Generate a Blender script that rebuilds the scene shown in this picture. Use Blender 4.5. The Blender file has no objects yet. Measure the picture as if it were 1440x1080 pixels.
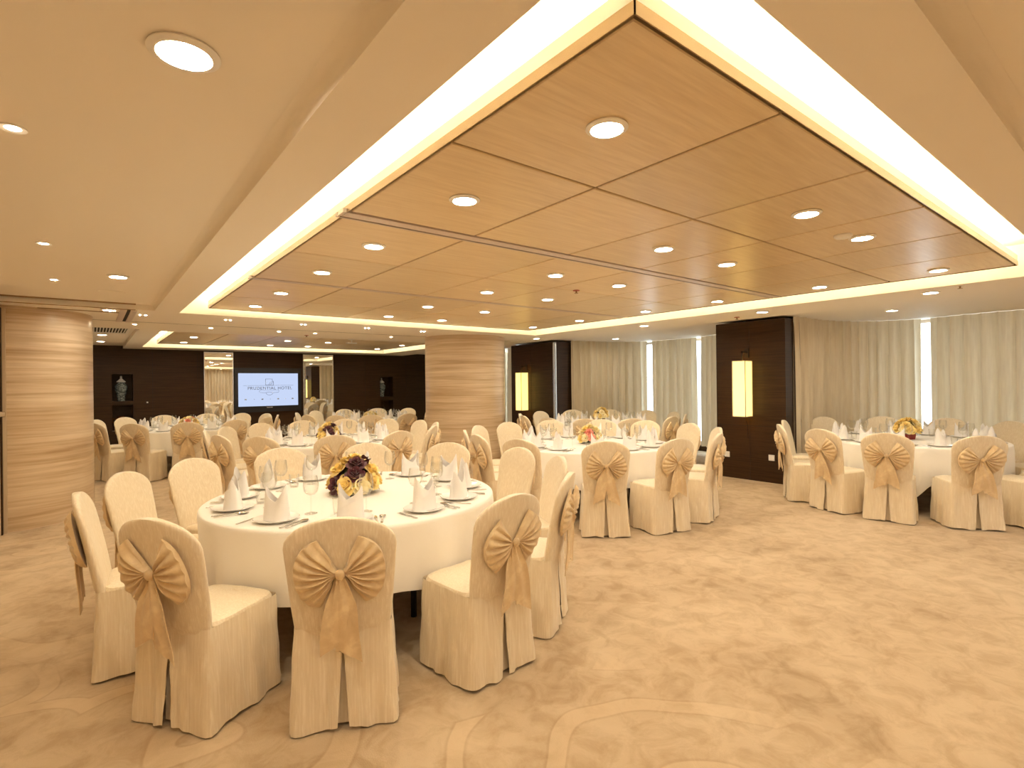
import bpy, math, random
from math import sin, cos, pi, radians, sqrt
from mathutils import Matrix, Vector
random.seed(7)
S = bpy.context.scene
COL = S.collection

# ------------------------------------------------------------------ camera, world, exposure
EYE = 1.5
YAW = radians(38.3)
cam_d = bpy.data.cameras.new('camera'); cam = bpy.data.objects.new('camera', cam_d); COL.objects.link(cam)
cam_d.sensor_fit = 'HORIZONTAL'; cam_d.sensor_width = 36.0; cam_d.lens = 749.0 / 1440 * 36
cam_d.clip_start = 0.05; cam_d.clip_end = 200
cam.matrix_world = (Matrix.Translation((0, 0, EYE)) @ Matrix.Rotation(-YAW, 4, 'Z')
                    @ Matrix.Rotation(pi / 2, 4, 'X') @ Matrix.Rotation(radians(-0.65), 4, 'Z'))
S.camera = cam
W = bpy.data.worlds.new('daylight'); S.world = W; W.use_nodes = True
bgn = W.node_tree.nodes['Background']
bgn.inputs[0].default_value = (0.80, 0.90, 1.0, 1); bgn.inputs[1].default_value = .9
S.view_settings.view_transform = 'Standard'; S.view_settings.look = 'None'
S.view_settings.exposure = 2.75; S.view_settings.gamma = 1.0; S.view_settings.use_curve_mapping = False
S.cycles.use_denoising = True
S.cycles.max_bounces = 9; S.cycles.diffuse_bounces = 6; S.cycles.glossy_bounces = 4
S.cycles.transparent_max_bounces = 16; S.cycles.sample_clamp_indirect = 0.0
S.cycles.caustics_reflective = False; S.cycles.caustics_refractive = False
DOWN_E = 34.0      # emission of the downlight lenses
COVE_E = 5.2      # emission of the cove strips
WARM = (1.0, 0.885, 0.695)
COVEC = (1.0, 0.87, 0.58)

# ------------------------------------------------------------------ materials
def mat(name, color=(.8, .8, .8), rough=.5, metal=0.0, spec=.5, sheen=0.0, coat=0.0):
    m = bpy.data.materials.new(name); m.use_nodes = True
    b = m.node_tree.nodes['Principled BSDF']
    b.inputs['Base Color'].default_value = (*color, 1); b.inputs['Roughness'].default_value = rough
    b.inputs['Metallic'].default_value = metal; b.inputs['Specular IOR Level'].default_value = spec
    b.inputs['Sheen Weight'].default_value = sheen; b.inputs['Coat Weight'].default_value = coat
    return m
def nodes(m): return m.node_tree.nodes, m.node_tree.links, m.node_tree.nodes['Principled BSDF']
def emit(name, color, strength):
    m = bpy.data.materials.new(name); m.use_nodes = True; n = m.node_tree.nodes; n.clear()
    e = n.new('ShaderNodeEmission'); e.inputs[0].default_value = (*color, 1); e.inputs[1].default_value = strength
    o = n.new('ShaderNodeOutputMaterial'); m.node_tree.links.new(e.outputs[0], o.inputs[0]); return m
def coords(m, scale=(1, 1, 1), src='Object', rot=(0, 0, 0)):
    n, l, b = nodes(m)
    t = n.new('ShaderNodeTexCoord'); mp = n.new('ShaderNodeMapping')
    mp.inputs['Scale'].default_value = scale; mp.inputs['Rotation'].default_value = rot
    l.new(t.outputs[src], mp.inputs[0]); return mp.outputs[0]
def noise(m, vec, scale=5, detail=4, rough=.55, dist=0):
    n, l, b = nodes(m); x = n.new('ShaderNodeTexNoise')
    x.inputs['Scale'].default_value = scale; x.inputs['Detail'].default_value = detail
    x.inputs['Roughness'].default_value = rough; x.inputs['Distortion'].default_value = dist
    l.new(vec, x.inputs['Vector']); return x.outputs['Fac']
def ramp(m, fac, stops):
    n, l, b = nodes(m); r = n.new('ShaderNodeValToRGB'); e = r.color_ramp.elements
    while len(e) < len(stops): e.new(.5)
    for i, (p, c) in enumerate(stops): e[i].position = p; e[i].color = (*c, 1)
    l.new(fac, r.inputs[0]); return r.outputs[0]
def mix(m, fac, a, b_, mode='MIX'):
    n, l, b = nodes(m); x = n.new('ShaderNodeMix'); x.data_type = 'RGBA'; x.blend_type = mode
    if isinstance(fac, (int, float)): x.inputs[0].default_value = fac
    else: l.new(fac, x.inputs[0])
    for s, v in ((6, a), (7, b_)):
        if isinstance(v, tuple): x.inputs[s].default_value = (*v, 1)
        else: l.new(v, x.inputs[s])
    return x.outputs[2]
def bump(m, h, strength=.2, dist=.01):
    n, l, b = nodes(m); x = n.new('ShaderNodeBump'); x.inputs['Strength'].default_value = strength
    x.inputs['Distance'].default_value = dist; l.new(h, x.inputs['Height']); l.new(x.outputs[0], b.inputs['Normal'])
def setc(m, c):
    n, l, b = nodes(m); l.new(c, b.inputs['Base Color'])

M = {}
# covered chairs: champagne crushed satin with vertical threads
def satin(name, lo, hi, rough, stretch):
    m = mat(name, hi, rough, spec=.35, sheen=.25)
    f = noise(m, coords(m, stretch), 1.0, 5, .6, .3)
    setc(m, ramp(m, f, [(.38, lo), (.52, tuple(a * .7 + b * .3 for a, b in zip(lo, hi))), (.66, hi)]))
    n, l, b = nodes(m); f3 = noise(m, coords(m, (7, 7, 5)), 1.0, 3, .5, .6)
    ad = n.new('ShaderNodeMath'); ad.operation = 'MULTIPLY_ADD'; ad.inputs[1].default_value = 3.5; l.new(f3, ad.inputs[0]); l.new(f, ad.inputs[2])
    bump(m, ad.outputs[0], .40, .004); return m
M['chair'] = satin('champagne_satin', (.78, .665, .48), (.90, .80, .63), .34, (120, 120, 2.6))
M['bow'] = satin('gold_satin', (.68, .505, .29), (.81, .645, .40), .32, (16, 16, 16))
M['cloth'] = mat('white_linen', (.90, .87, .82), .75, sheen=.2)
M['napkin'] = mat('white_napkin', (.88, .86, .85), .8)
M['china'] = mat('white_china', (.85, .83, .80), .18)
M['silver'] = mat('polished_steel', (.72, .69, .64), .16, 1.0)
M['paint'] = mat('ceiling_paint', (.86, .80, .71), .7, spec=.25)
M['white'] = mat('cove_white', (.90, .87, .80), .8, spec=.2)
M['bronze'] = mat('bronze_edge', (.42, .29, .17), .25, .75)
M['track'] = mat('satin_aluminium', (.66, .56, .50), .4, .2)
M['black'] = mat('black_plastic', (.012, .012, .014), .35)
M['darkgap'] = mat('dark_gap', (.02, .012, .008), .8)
M['chrome'] = mat('brushed_chrome', (.75, .75, .77), .25, 1.0)
M['red'] = mat('red_enamel', (.40, .05, .02), .4)
M['socket'] = mat('white_socket', (.85, .83, .80), .4)
M['mirror'] = mat('mirror_silver', (.92, .93, .92), .01, 1.0)
M['beige'] = mat('beige_wall', (.62, .50, .34), .6)
M['jar'] = mat('glazed_grey_jar', (.13, .16, .17), .22, coat=.4)
n_ = noise(M['jar'], coords(M['jar'], (26, 26, 26)), 1, 3)
setc(M['jar'], ramp(M['jar'], n_, [(.45, (.06, .08, .09)), (.6, (.20, .24, .25))]))
M['jarlid'] = mat('pale_glazed_lid', (.55, .57, .56), .2, coat=.4)
M['browngloss'] = mat('brown_glaze', (.14, .05, .012), .12, coat=.6)
M['yellow'] = mat('yellow_petal', (.95, .76, .30), .6, sheen=.2)
M['paleyellow'] = mat('pale_yellow_petal', (.95, .85, .54), .6, sheen=.2)
M['burgundy'] = mat('burgundy_petal', (.10, .012, .022), .5, sheen=.3)
M['pink'] = mat('pink_petal', (.85, .35, .26), .6)
M['leaf'] = mat('leaf_green', (.13, .16, .03), .55)
M['vase'] = mat('dark_red_wrap', (.30, .02, .015), .4)
M['moss'] = mat('dark_foliage', (.06, .07, .02), .8)
M['stemtape'] = mat('beige_wrap', (.62, .47, .34), .6)
M['screenmark'] = mat('grey_ink', (.10, .12, .18), .5)
M['markpale'] = mat('pale_ink', (.42, .50, .70), .5)
M['lens'] = emit('downlight_glow', WARM, DOWN_E)
M['spot'] = emit('spot_glow', (1.0, .80, .52), DOWN_E * 3.0)
M['covelamp'] = emit('cove_glow', COVEC, COVE_E)
M['screen'] = emit('screen_glow', (.62, .73, 1.0), .14)

# thin clear glass
def thin(name, tint, gloss):
    m = bpy.data.materials.new(name); m.use_nodes = True; n = m.node_tree.nodes; l = m.node_tree.links; n.clear()
    tr = n.new('ShaderNodeBsdfTransparent'); tr.inputs[0].default_value = (*tint, 1)
    gl = n.new('ShaderNodeBsdfGlossy'); gl.inputs['Roughness'].default_value = .03
    lw = n.new('ShaderNodeLayerWeight'); lw.inputs[0].default_value = gloss
    mx = n.new('ShaderNodeMixShader'); o = n.new('ShaderNodeOutputMaterial')
    l.new(lw.outputs['Facing'], mx.inputs[0]); l.new(tr.outputs[0], mx.inputs[1]); l.new(gl.outputs[0], mx.inputs[2])
    l.new(mx.outputs[0], o.inputs[0]); return m
M['glass'] = thin('clear_glass', (.985, .985, .975), .14)
M['pane'] = thin('window_glass', (.95, .98, .97), .10)

# wood veneer of the hanging ceiling, each panel its own tone
m = M['raft'] = mat('brushed_ceiling_veneer', (.5, .35, .2), .33, spec=.5)
v = coords(m, (3, 42, 3)); f = noise(m, v, 1, 5, .6, .4)
c1 = ramp(m, f, [(.3, (.68, .52, .32)), (.7, (.80, .65, .435))])
n, l, b = nodes(m); g = n.new('ShaderNodeNewGeometry')
c2 = ramp(m, g.outputs['Random Per Island'], [(0, (.90, .90, .90)), (1, (1.06, 1.04, 1.0))])
setc(m, mix(m, 1.0, c1, c2, 'MULTIPLY')); bump(m, f, .12, .003)
# streaked pillar veneer
m = M['pillar'] = mat('streaked_stone_veneer', (.6, .45, .28), .28, spec=.5)
f = noise(m, coords(m, (.35, .35, 9.0)), 1.0, 6, .62, .5)
f2 = noise(m, coords(m, (1.2, 1.2, 42.0)), 1.0, 4, .6, .2)
c = ramp(m, f, [(.32, (.38, .25, .135)), (.45, (.56, .415, .26)), (.57, (.70, .57, .41)), (.70, (.79, .69, .54))])
setc(m, mix(m, .35, c, ramp(m, f2, [(.35, (.42, .27, .13)), (.65, (.76, .62, .44))])))
# dark wall veneer
m = M['dark'] = mat('dark_wenge_veneer', (.03, .015, .006), .45, spec=.25)
f = noise(m, coords(m, (2, 2, 60)), 1, 4)
setc(m, ramp(m, f, [(.3, (.026, .011, .0032)), (.7, (.052, .024, .0075))]))
# curtain
m = M['curtain'] = mat('beige_curtain', (.66, .57, .42), .8, sheen=.2)
f = noise(m, coords(m, (30, 30, 2)), 1, 3)
setc(m, ramp(m, f, [(.3, (.70, .60, .44)), (.7, (.80, .71, .54))]))
n, l, b = nodes(m); tl = n.new('ShaderNodeBsdfTranslucent'); tl.inputs[0].default_value = (.66, .58, .42, 1)
mx = n.new('ShaderNodeMixShader'); mx.inputs[0].default_value = .08
out = n['Material Output']; l.new(b.outputs[0], mx.inputs[1]); l.new(tl.outputs[0], mx.inputs[2]); l.new(mx.outputs[0], out.inputs[0])
# carpet: cloudy tan pile with pale woven scrolls
m = M['carpet'] = mat('cloud_carpet', (.5, .33, .17), .95, spec=.1, sheen=.25)
vo = coords(m)
f = noise(m, vo, 1.15, 6, .62, .9)
base = ramp(m, f, [(.33, (.33, .225, .12)), (.47, (.49, .36, .22)), (.62, (.58, .45, .295))])
f2 = noise(m, vo, 6.5, 5, .65, .6)
base = mix(m, .5, base, ramp(m, f2, [(.36, (.36, .25, .135)), (.58, (.58, .45, .295))]))
n, l, b = nodes(m)
nv = n.new('ShaderNodeTexNoise'); nv.inputs['Scale'].default_value = .8; l.new(vo, nv.inputs['Vector'])
av = n.new('ShaderNodeVectorMath'); av.operation = 'MULTIPLY_ADD'; av.inputs[1].default_value = (.9, .9, 0)
l.new(nv.outputs['Color'], av.inputs[0]); l.new(vo, av.inputs[2])
vz = n.new('ShaderNodeTexVoronoi'); vz.inputs['Scale'].default_value = .75; vz.voronoi_dimensions = '2D'
l.new(av.outputs[0], vz.inputs['Vector'])
w = n.new('ShaderNodeMath'); w.operation = 'MULTIPLY'; w.inputs[1].default_value = 17.0; l.new(vz.outputs['Distance'], w.inputs[0])
sn = n.new('ShaderNodeMath'); sn.operation = 'SINE'; l.new(w.outputs[0], sn.inputs[0])
band = ramp(m, sn.outputs[0], [(.74, (0, 0, 0)), (.80, (1, 1, 1))])
edge = ramp(m, sn.outputs[0], [(.58, (0, 0, 0)), (.72, (1, 1, 1)), (.80, (0, 0, 0))])
msk = ramp(m, noise(m, vo, .55, 2), [(.42, (0, 0, 0)), (.52, (1, 1, 1))])
sx = n.new('ShaderNodeSeparateXYZ'); l.new(vo, sx.inputs[0])
mr = n.new('ShaderNodeMapRange'); mr.inputs[1].default_value = 2.7; mr.inputs[2].default_value = 2.0; l.new(sx.outputs[0], mr.inputs[0])
msk = mix(m, 1.0, msk, mr.outputs[0], 'MULTIPLY')
base = mix(m, mix(m, 1.0, mix(m, 1.0, band, msk, 'MULTIPLY'), (.42, .42, .42), 'MULTIPLY'), base, (.64, .49, .31))
base = mix(m, mix(m, 1.0, mix(m, 1.0, edge, msk, 'MULTIPLY'), (.22, .22, .22), 'MULTIPLY'), base, (.25, .13, .05))
setc(m, base); bump(m, noise(m, vo, 160, 2), .25, .004)
# sconce shade: lit paper
m = M['shade'] = bpy.data.materials.new('lit_paper_shade'); m.use_nodes = True
b = m.node_tree.nodes['Principled BSDF']; b.inputs['Base Color'].default_value = (.85, .72, .35, 1)
b.inputs['Emission Color'].default_value = (1.0, .70, .17, 1); b.inputs['Emission Strength'].default_value = .34

# ------------------------------------------------------------------ mesh helpers
class B:
    """collects shapes into one mesh"""
    def __init__(self): self.v = []; self.f = []
    def add(self, vs, fs):
        o = len(self.v); self.v += [tuple(p) for p in vs]; self.f += [tuple(i + o for i in q) for q in fs]; return self
    def box(self, x0, x1, y0, y1, z0, z1):
        return self.add([(x0, y0, z0), (x1, y0, z0), (x1, y1, z0), (x0, y1, z0), (x0, y0, z1), (x1, y0, z1), (x1, y1, z1), (x0, y1, z1)],
                        [(0, 3, 2, 1), (4, 5, 6, 7), (0, 1, 5, 4), (1, 2, 6, 5), (2, 3, 7, 6), (3, 0, 4, 7)])
    def bevbox(self, x0, x1, y0, y1, z0, z1, c):
        lo = [(x0 + c, y0 + c, z0), (x1 - c, y0 + c, z0), (x1 - c, y1 - c, z0), (x0 + c, y1 - c, z0)]
        md = [(x0, y0, z0 + c), (x1, y0, z0 + c), (x1, y1, z0 + c), (x0, y1, z0 + c)]
        hi = [(x0, y0, z1), (x1, y0, z1), (x1, y1, z1), (x0, y1, z1)]
        fs = [(3, 2, 1, 0)]
        for a in (0, 4):
            for i in range(4): j = (i + 1) % 4; fs.append((a + i, a + j, a + 4 + j, a + 4 + i))
        fs.append((8, 9, 10, 11)); return self.add(lo + md + hi, fs)
    def rings(self, rs, close=True, cap0=True, cap1=True):
        n = len(rs[0]); vs = [p for r in rs for p in r]; fs = []
        for i in range(len(rs) - 1):
            for j in range(n if close else n - 1):
                k = (j + 1) % n; fs.append((i * n + j, i * n + k, (i + 1) * n + k, (i + 1) * n + j))
        if cap0: fs.append(tuple(range(n - 1, -1, -1)))
        if cap1: fs.append(tuple((len(rs) - 1) * n + j for j in range(n)))
        return self.add(vs, fs)
    def lathe(self, prof, n=24, c=(0, 0, 0), cap0=True, cap1=True, sx=1, sy=1):
        rs = [[(c[0] + sx * r * cos(2 * pi * j / n), c[1] + sy * r * sin(2 * pi * j / n), c[2] + z) for j in range(n)] for r, z in prof]
        return self.rings(rs, True, cap0, cap1)
    def tube(self, pts, r, n=8):
        P = [Vector(p) for p in pts]; rs = []
        for i, p in enumerate(P):
            t = (P[min(i + 1, len(P) - 1)] - P[max(i - 1, 0)]).normalized()
            a = t.orthogonal().normalized() if i == 0 else (a - t * a.dot(t)).normalized()
            bb = t.cross(a); rr = r[i] if isinstance(r, (list, tuple)) else r
            rs.append([p + a * rr * cos(2 * pi * j / n) + bb * rr * sin(2 * pi * j / n) for j in range(n)])
        return self.rings(rs)
    def grid(self, G):
        nu, nv = len(G), len(G[0])
        return self.add([p for r in G for p in r], [(i * nv + j, i * nv + j + 1, (i + 1) * nv + j + 1, (i + 1) * nv + j) for i in range(nu - 1) for j in range(nv - 1)])
    def mesh(self, name, m, smooth=True):
        me = bpy.data.meshes.new(name); me.from_pydata(self.v, [], self.f); me.update()
        me.materials.append(m)
        if smooth:
            me.polygons.foreach_set('use_smooth', [True] * len(me.polygons))
            me.set_sharp_from_angle(angle=radians(42))
        return me
def new(name, data, parent=None, loc=None, rz=None):
    o = bpy.data.objects.new(name, data); COL.objects.link(o)
    if parent is not None: o.parent = parent
    if loc: o.location = loc
    if rz is not None: o.rotation_euler = (0, 0, rz)
    return o
def tag(o, label, cat, group=None):
    o['label'] = label; o['category'] = cat
    if group: o['group'] = group
    return o
def thing(name, label, cat, loc=(0, 0, 0), rz=0, group=None): return tag(new(name, None, None, loc, rz), label, cat, group)
def struct(name, bm, m, smooth=False, parent=None):
    o = new(name, bm.mesh(name, m, smooth) if isinstance(bm, B) else bm, parent)
    if parent is None: o['kind'] = 'structure'
    return o
def part(name, bm, m, parent, smooth=True): return new(name, bm.mesh(name, m, smooth) if isinstance(bm, B) else bm, parent)
def dup(o, parent=None):
    c = o.copy(); COL.objects.link(c)
    if parent is not None: c.parent = parent
    for k in list(o.children): dup(k, c)
    return c
ORD = ['first', 'second', 'third', 'fourth', 'fifth', 'sixth', 'seventh', 'eighth', 'ninth', 'tenth']

FW = Vector((sin(YAW), cos(YAW))); RT = Vector((cos(YAW), -sin(YAW)))
def pu(x, y):           # bearing of a floor point from the viewpoint, used only to order and word the labels
    p = Vector((x, y)); return p.dot(RT) / max(p.dot(FW), .1)

# ------------------------------------------------------------------ room shell
ZC, ZP, ZL, ZV, ZB = 2.39, 2.46, 2.45, 2.68, 2.45
XL, XR, YN, YF = -0.85, 10.6, -2.6, 14.7
struct('floor', B().box(XL - .2, XR + .2, YN - .2, YF + .5, -.1, 0), M['carpet'])
struct('wall_left', B().box(XL - .15, XL, YN, YF + .3, 0, 2.8), M['beige'])
struct('wall_near', B().box(XL - .15, 6.2, YN - .15, YN, 0, 2.8).box(6.6, XR + .2, YN - .15, YN, 0, 2.8).box(6.2, 6.6, YN - .15, YN, 0, .15).box(6.2, 6.6, YN - .15, YN, 2.4, 2.8), M['beige'])
# far wall with two display niches
N = [(.355, .735, 1.217, 1.815, .55, 1.13), (6.66, 7.08, 1.165, 1.752, .55, 1.06)]
fw = B(); xs = [XL] + [v for a in N for v in a[:2]] + [XR]
for i in range(0, len(xs), 2): fw.box(xs[i], xs[i + 1], YF, YF + .3, 0, 2.8)
for x0, x1, z0, z1, z2, z3 in N:
    fw.box(x0, x1, YF, YF + .3, 0, z2); fw.box(x0, x1, YF, YF + .3, z3, z0); fw.box(x0, x1, YF, YF + .3, z1, 2.8)
    fw.box(x0, x1, YF + .3, YF + .34, z2, z1)
struct('wall_far', fw, M['dark'])
seams = B()
for x in (-.2, 1.1, 2.0, 6.2, 7.5): seams.box(x, x + .008, YF - .003, YF, 0, ZC)
for z in (1.17,): seams.box(1.5, 2.1, YF - .003, YF, z, z + .008)
struct('trim_1', seams, M['darkgap'])
# ceilings
def slab(x0, x1, y0, y1, z): return B().box(x0, x1, y0, y1, z, 2.8)
L = slab(XL, .551, YN, 7.35, ZL)
L.grid([[(x, y, z) for y in (YN, 7.35)] for x, z in ((.53, ZL - .0005), (.555, ZL - .004), (.568, ZL - .016), (.575, ZL - .036), (.577, ZC))])
struct('ceiling', L, M['paint'], True)
R_ = slab(.551, XR, YN, .362, ZL)
R_.grid([[(x, y, z) for x in (.551, XR)] for y, z in ((.34, ZL - .0005), (.368, ZL - .004), (.381, ZL - .016), (.388, ZL - .036), (.39, ZC))])
struct('ceiling', R_, M['paint'], True)
O1 = (.825, 6.43, .618, 7.43); O2 = (.86, 6.45, 9.95, 13.95)
ring = B()
ring.box(.577, O1[0], .39, O1[3], ZC, 2.8); ring.box(O1[0], 7.38, .39, O1[2], ZC, 2.8); ring.box(O1[1], 7.38, O1[2], O1[3], ZC, 2.8)
ring.box(.577, 7.38, O1[3], O2[2], ZC, 2.8); ring.box(XL, .577, 7.35, 9.8, ZC, 2.8)
ring.box(.56, O2[0], O2[2], YF, ZC, 2.8); ring.box(O2[0], O2[1], O2[3], YF, ZC, 2.8); ring.box(O2[1], 7.38, O2[2], YF, ZC, 2.8)
struct('ceiling', ring, M['paint'])
struct('ceiling', slab(XL, .56, 9.8, YF, ZL), M['paint'])
struct('ceiling', slab(7.46, XR, .39, YF, ZB), M['paint'])
struct('trim_2', B().box(7.38, 7.46, .39, YF, ZC + .03, 2.8), M['track'])
cv = B()
for o in (O1, O2): cv.box(o[0] - .0, o[1], o[2], o[3], ZV, 2.8)
lip = .004
for o in (O1, O2):   # white lining of the cove sides
    cv.box(o[0], o[0] + lip, o[2], o[3], ZC + .002, ZV); cv.box(o[1] - lip, o[1], o[2], o[3], ZC + .002, ZV)
    cv.box(o[0], o[1], o[2], o[2] + lip, ZC + .002, ZV); cv.box(o[0], o[1], o[3] - lip, o[3], ZC + .002, ZV)
struct('ceiling', cv, M['white'])
# hanging veneer rafts
def raft(xs, ys, rail, tag_):
    g = .008; p = B(); x0, x1, y0, y1 = xs[0], xs[-1], ys[0], ys[-1]
    for i in range(len(xs) - 1):
        for j in range(len(ys) - 1):
            a = ys[j] + (rail.get(ys[j], 0) / 2 + g); b_ = ys[j + 1] - (rail.get(ys[j + 1], 0) / 2 + g)
            e0 = .022 if i == 0 else g; e1 = .022 if i == len(xs) - 2 else g
            if j == 0: a = ys[0] + .022
            if j == len(ys) - 2: b_ = ys[-1] - .022
            p.bevbox(xs[i] + e0, xs[i + 1] - e1, a, b_, ZP, ZP + .03, .004)
    struct('ceiling_raft', p, M['raft'])
    struct('trim_%d' % tag_, B().box(x0 + .01, x1 - .01, y0 + .01, y1 - .01, ZP + .018, ZP + .032), M['darkgap'])
    core = B().box(x0 + .003, x1 - .003, y0 + .003, y1 - .003, ZP + .032, ZP + .085)
    struct('ceiling', core, M['white'])
    t = .004; e = B()
    for q in ((x0, x0 + t, y0, y1), (x1 - t, x1, y0, y1), (x0, x1, y0, y0 + t), (x0, x1, y1 - t, y1)): e.box(*q, ZP - .004, ZP + .034)
    struct('trim_%d' % (tag_ + 1), e, M['bronze'])
    if rail:
        r = B()
        for y, w_ in rail.items():
            r.box(x0 - .02, x1 + .02, y - w_ * .42, y + w_ * .20, ZP - .004, ZP + .02)
            r.box(x0 - .02, x1 + .02, y + w_ * .38, y + w_ / 2, ZP - .004, ZP + .02)
        struct('trim_%d' % (tag_ + 2), r, M['track'])
    s = B(); q = .09; z = ZP + .086
    s.box(x0 + q, x0 + q + .03, y0 + q, y1 - q, z, z + .02); s.box(x1 - q - .03, x1 - q, y0 + q, y1 - q, z, z + .02)
    s.box(x0 + q + .03, x1 - q - .03, y0 + q, y0 + q + .03, z, z + .02); s.box(x0 + q + .03, x1 - q - .03, y1 - q - .03, y1 - q, z, z + .02)
    struct('trim_%d' % (tag_ + 3), s, M['covelamp'])
XS = [1.113 + (6.18 - 1.113) * i / 6 for i in range(7)]
raft(XS, [.878, 1.80, 2.915, 3.93, 5.10, 6.24, 7.315], {2.915: .125, 5.10: .07}, 10)
raft(XS, [10.2, 11.15, 12.15, 13.1, 13.75], {}, 20)
# ceiling track of the folding wall
tk = B(); tk.box(XL, .40, 7.30, 7.345, ZL - .012, ZL); tk.box(XL, .40, 7.36, 7.39, ZC - .006, ZC); tk.box(XL, .30, 7.72, 7.745, ZC - .008, ZC)
struct('trim_3', tk, M['bronze'])
tk = B(); tk.box(.26, .325, 7.42, 8.72, ZC - .012, ZC); tk.box(.36, .42, 7.42, 8.72, ZC - .012, ZC); struct('trim_31', tk, M['track'])
struct('trim_32', B().box(.325, .36, 7.42, 8.72, ZC - .003, ZC), M['darkgap'])
sm = B(); sm.box(XL, 7.38, 8.70, 8.708, ZC - .002, ZC); struct('trim_4', sm, M['darkgap'])
# pillars
for nm, (x, y) in (('pillar', (-.735, 8.42)), ('pillar', (5.62, 8.56))):
    o = struct(nm, B().lathe([(.755, 0), (.755, ZC)], 96), M['pillar'], True); o.location = (x, y, 0)
# end post of the left wall and its door leaf
struct('trim_5', B().box(XL, -.728, 7.57, 7.63, 0, ZC - .04), M['dark'])
struct('trim_6', B().box(XL, -.70, 7.63, 7.662, 0, ZC - .04), M['beige'])
d = struct('door_1', B().box(XL, -.742, 6.3, 7.56, .01, ZC - .04), M['beige'])
struct('door_handle', B().lathe([(.0, 0), (.03, .01), (.03, .05), (0, .055)], 16), M['silver'], True, d).matrix_world = Matrix.Translation((-.742, 7.48, 1.25)) @ Matrix.Rotation(pi / 2, 4, 'Y')
d = struct('door_2', B().box(9.98, 10.02, -1.3, .1, .01, 2.1), M['beige'])
hb = B().tube([(9.93, -.05, .95), (9.93, -.05, 1.25)], .012); hb.box(9.93, 9.98, -.06, -.04, .95, .97); hb.box(9.93, 9.98, -.06, -.04, 1.22, 1.24)
struct('door_handle', hb, M['black'], True, d)
struct('wall_right', B().box(10.02, XR, YN, 1.05, 0, ZB), M['beige'])
# dark piers between the window bays
struct('wall_pier', B().box(7.85, 10.6, 3.58, 4.66, 0, ZC + .02), M['dark'])
struct('wall_pier', B().box(7.90, 10.6, 8.48, 10.02, 0, ZC + .02), M['dark'])
sm = B(); sm.box(7.847, 7.85, 4.115, 4.120, .0, ZC)
for z in (.82, 1.57): sm.box(7.847, 7.85, 3.58, 4.66, z, z + .006)
sm.box(7.897, 7.90, 9.3, 9.305, 0, ZC); struct('trim_7', sm, M['darkgap'])
mt = B(); mt.box(7.87, 7.90, 8.445, 8.50, 0, ZC); mt.box(7.845, 7.86, 8.46, 8.50, 0, ZC); struct('trim_8', mt, M['chrome'])
# windows: one glazed wall per bay
for k, (y0, y1, mull) in enumerate([(1.05, 3.58, (1.05, 2.42, 3.53)), (4.66, 8.48, (4.66, 5.98, 7.3, 8.43)), (10.02, 14.7, (10.02, 11.6, 13.1, 14.65))]):
    wn = new('window_%d' % (k + 1), None); wn['kind'] = 'structure'
    fr = B(); fr.box(10.45, 10.53, y0, y1, .12, .2); fr.box(10.45, 10.53, y0, y1, 2.40, ZB)
    for y in mull: fr.box(10.45, 10.53, y, y + .05, .12, ZB)
    fr.box(10.45, 10.53, y0, y1, 1.62, 1.635)
    part('window_frame', fr, M['track'], wn, False)
    part('window_pane', B().box(10.48, 10.488, y0, y1, .12, ZB), M['pane'], wn, False)
    struct('baseboard_bay' + ('' if k == 0 else '.%03d' % k), B().box(10.38, 10.53, y0, y1, 0, .12), M['dark'])

# ------------------------------------------------------------------ curtains
def spline(pts, n):
    P = [Vector(p) for p in pts]; P = [P[0] * 2 - P[1]] + P + [P[-1] * 2 - P[-2]]; o = []
    for i in range(1, len(P) - 2):
        a, b_, c_, d_ = P[i - 1:i + 3]
        for k in range(n):
            t = k / n; o.append(.5 * ((2 * b_) + (c_ - a) * t + (2 * a - 5 * b_ + 4 * c_ - d_) * t * t + (3 * b_ - a - 3 * c_ + d_) * t ** 3))
    o.append(P[-2]); return o
def curtain(pts, label, z0=.15):
    c = spline([(x, y) for x, y in pts], 40); s = 0; acc = [0]
    for i in range(1, len(c)): s += (c[i] - c[i - 1]).length; acc.append(s)
    N_ = int(s / .012); path = []; j = 0
    for k in range(N_ + 1):
        d = s * k / N_
        while j < len(acc) - 2 and acc[j + 1] < d: j += 1
        t = (d - acc[j]) / max(1e-6, acc[j + 1] - acc[j]); p = c[j].lerp(c[j + 1], t); tg = (c[j + 1] - c[j]).normalized()
        path.append((p, Vector((tg.y, -tg.x)), d))
    G = []; ph = random.uniform(0, 6)
    for z in (ZB - .003, ZB - .12, 1.9, 1.4, .9, .5, z0):
        fz = (ZB - z) / ZB; row = []
        for p, nr, d in path:
            dd = d + .03 * sin(d * 3.1 + ph) + fz * .02 * sin(d * 5 + ph * 2)
            a = (.030 + .020 * min(1, fz * 3)) * (1 - 2 * abs(sin(pi * dd / .165 + .5 * sin(2.3 * dd + ph))) ** .8 + .40 * sin(2 * pi * dd / .37 + ph))
            q = p + nr * a; row.append((q.x, q.y, z))
        G.append(row)
    o = new('curtain', B().grid(G).mesh('curtain', M['curtain']))
    return tag(o, label, 'curtain', 'floor length beige curtains in the window bays')
curtain([(8.08, 3.55), (8.6, 3.54), (9.1, 3.51), (9.62, 3.31), (10.0, 2.98), (10.22, 2.57)], 'beige pleated curtain curving from the dark sconce wall to the bright window gap')
curtain([(10.2, 2.455), (10.10, 1.98), (10.08, 1.12)], 'beige pleated curtain running out of view beyond the bright gap behind the corner table')
curtain([(8.32, 8.40), (8.85, 8.37), (9.50, 8.17), (10.05, 7.69)], 'broad beige curtain beside the chrome edged dark wall, behind the bay table')
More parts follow.
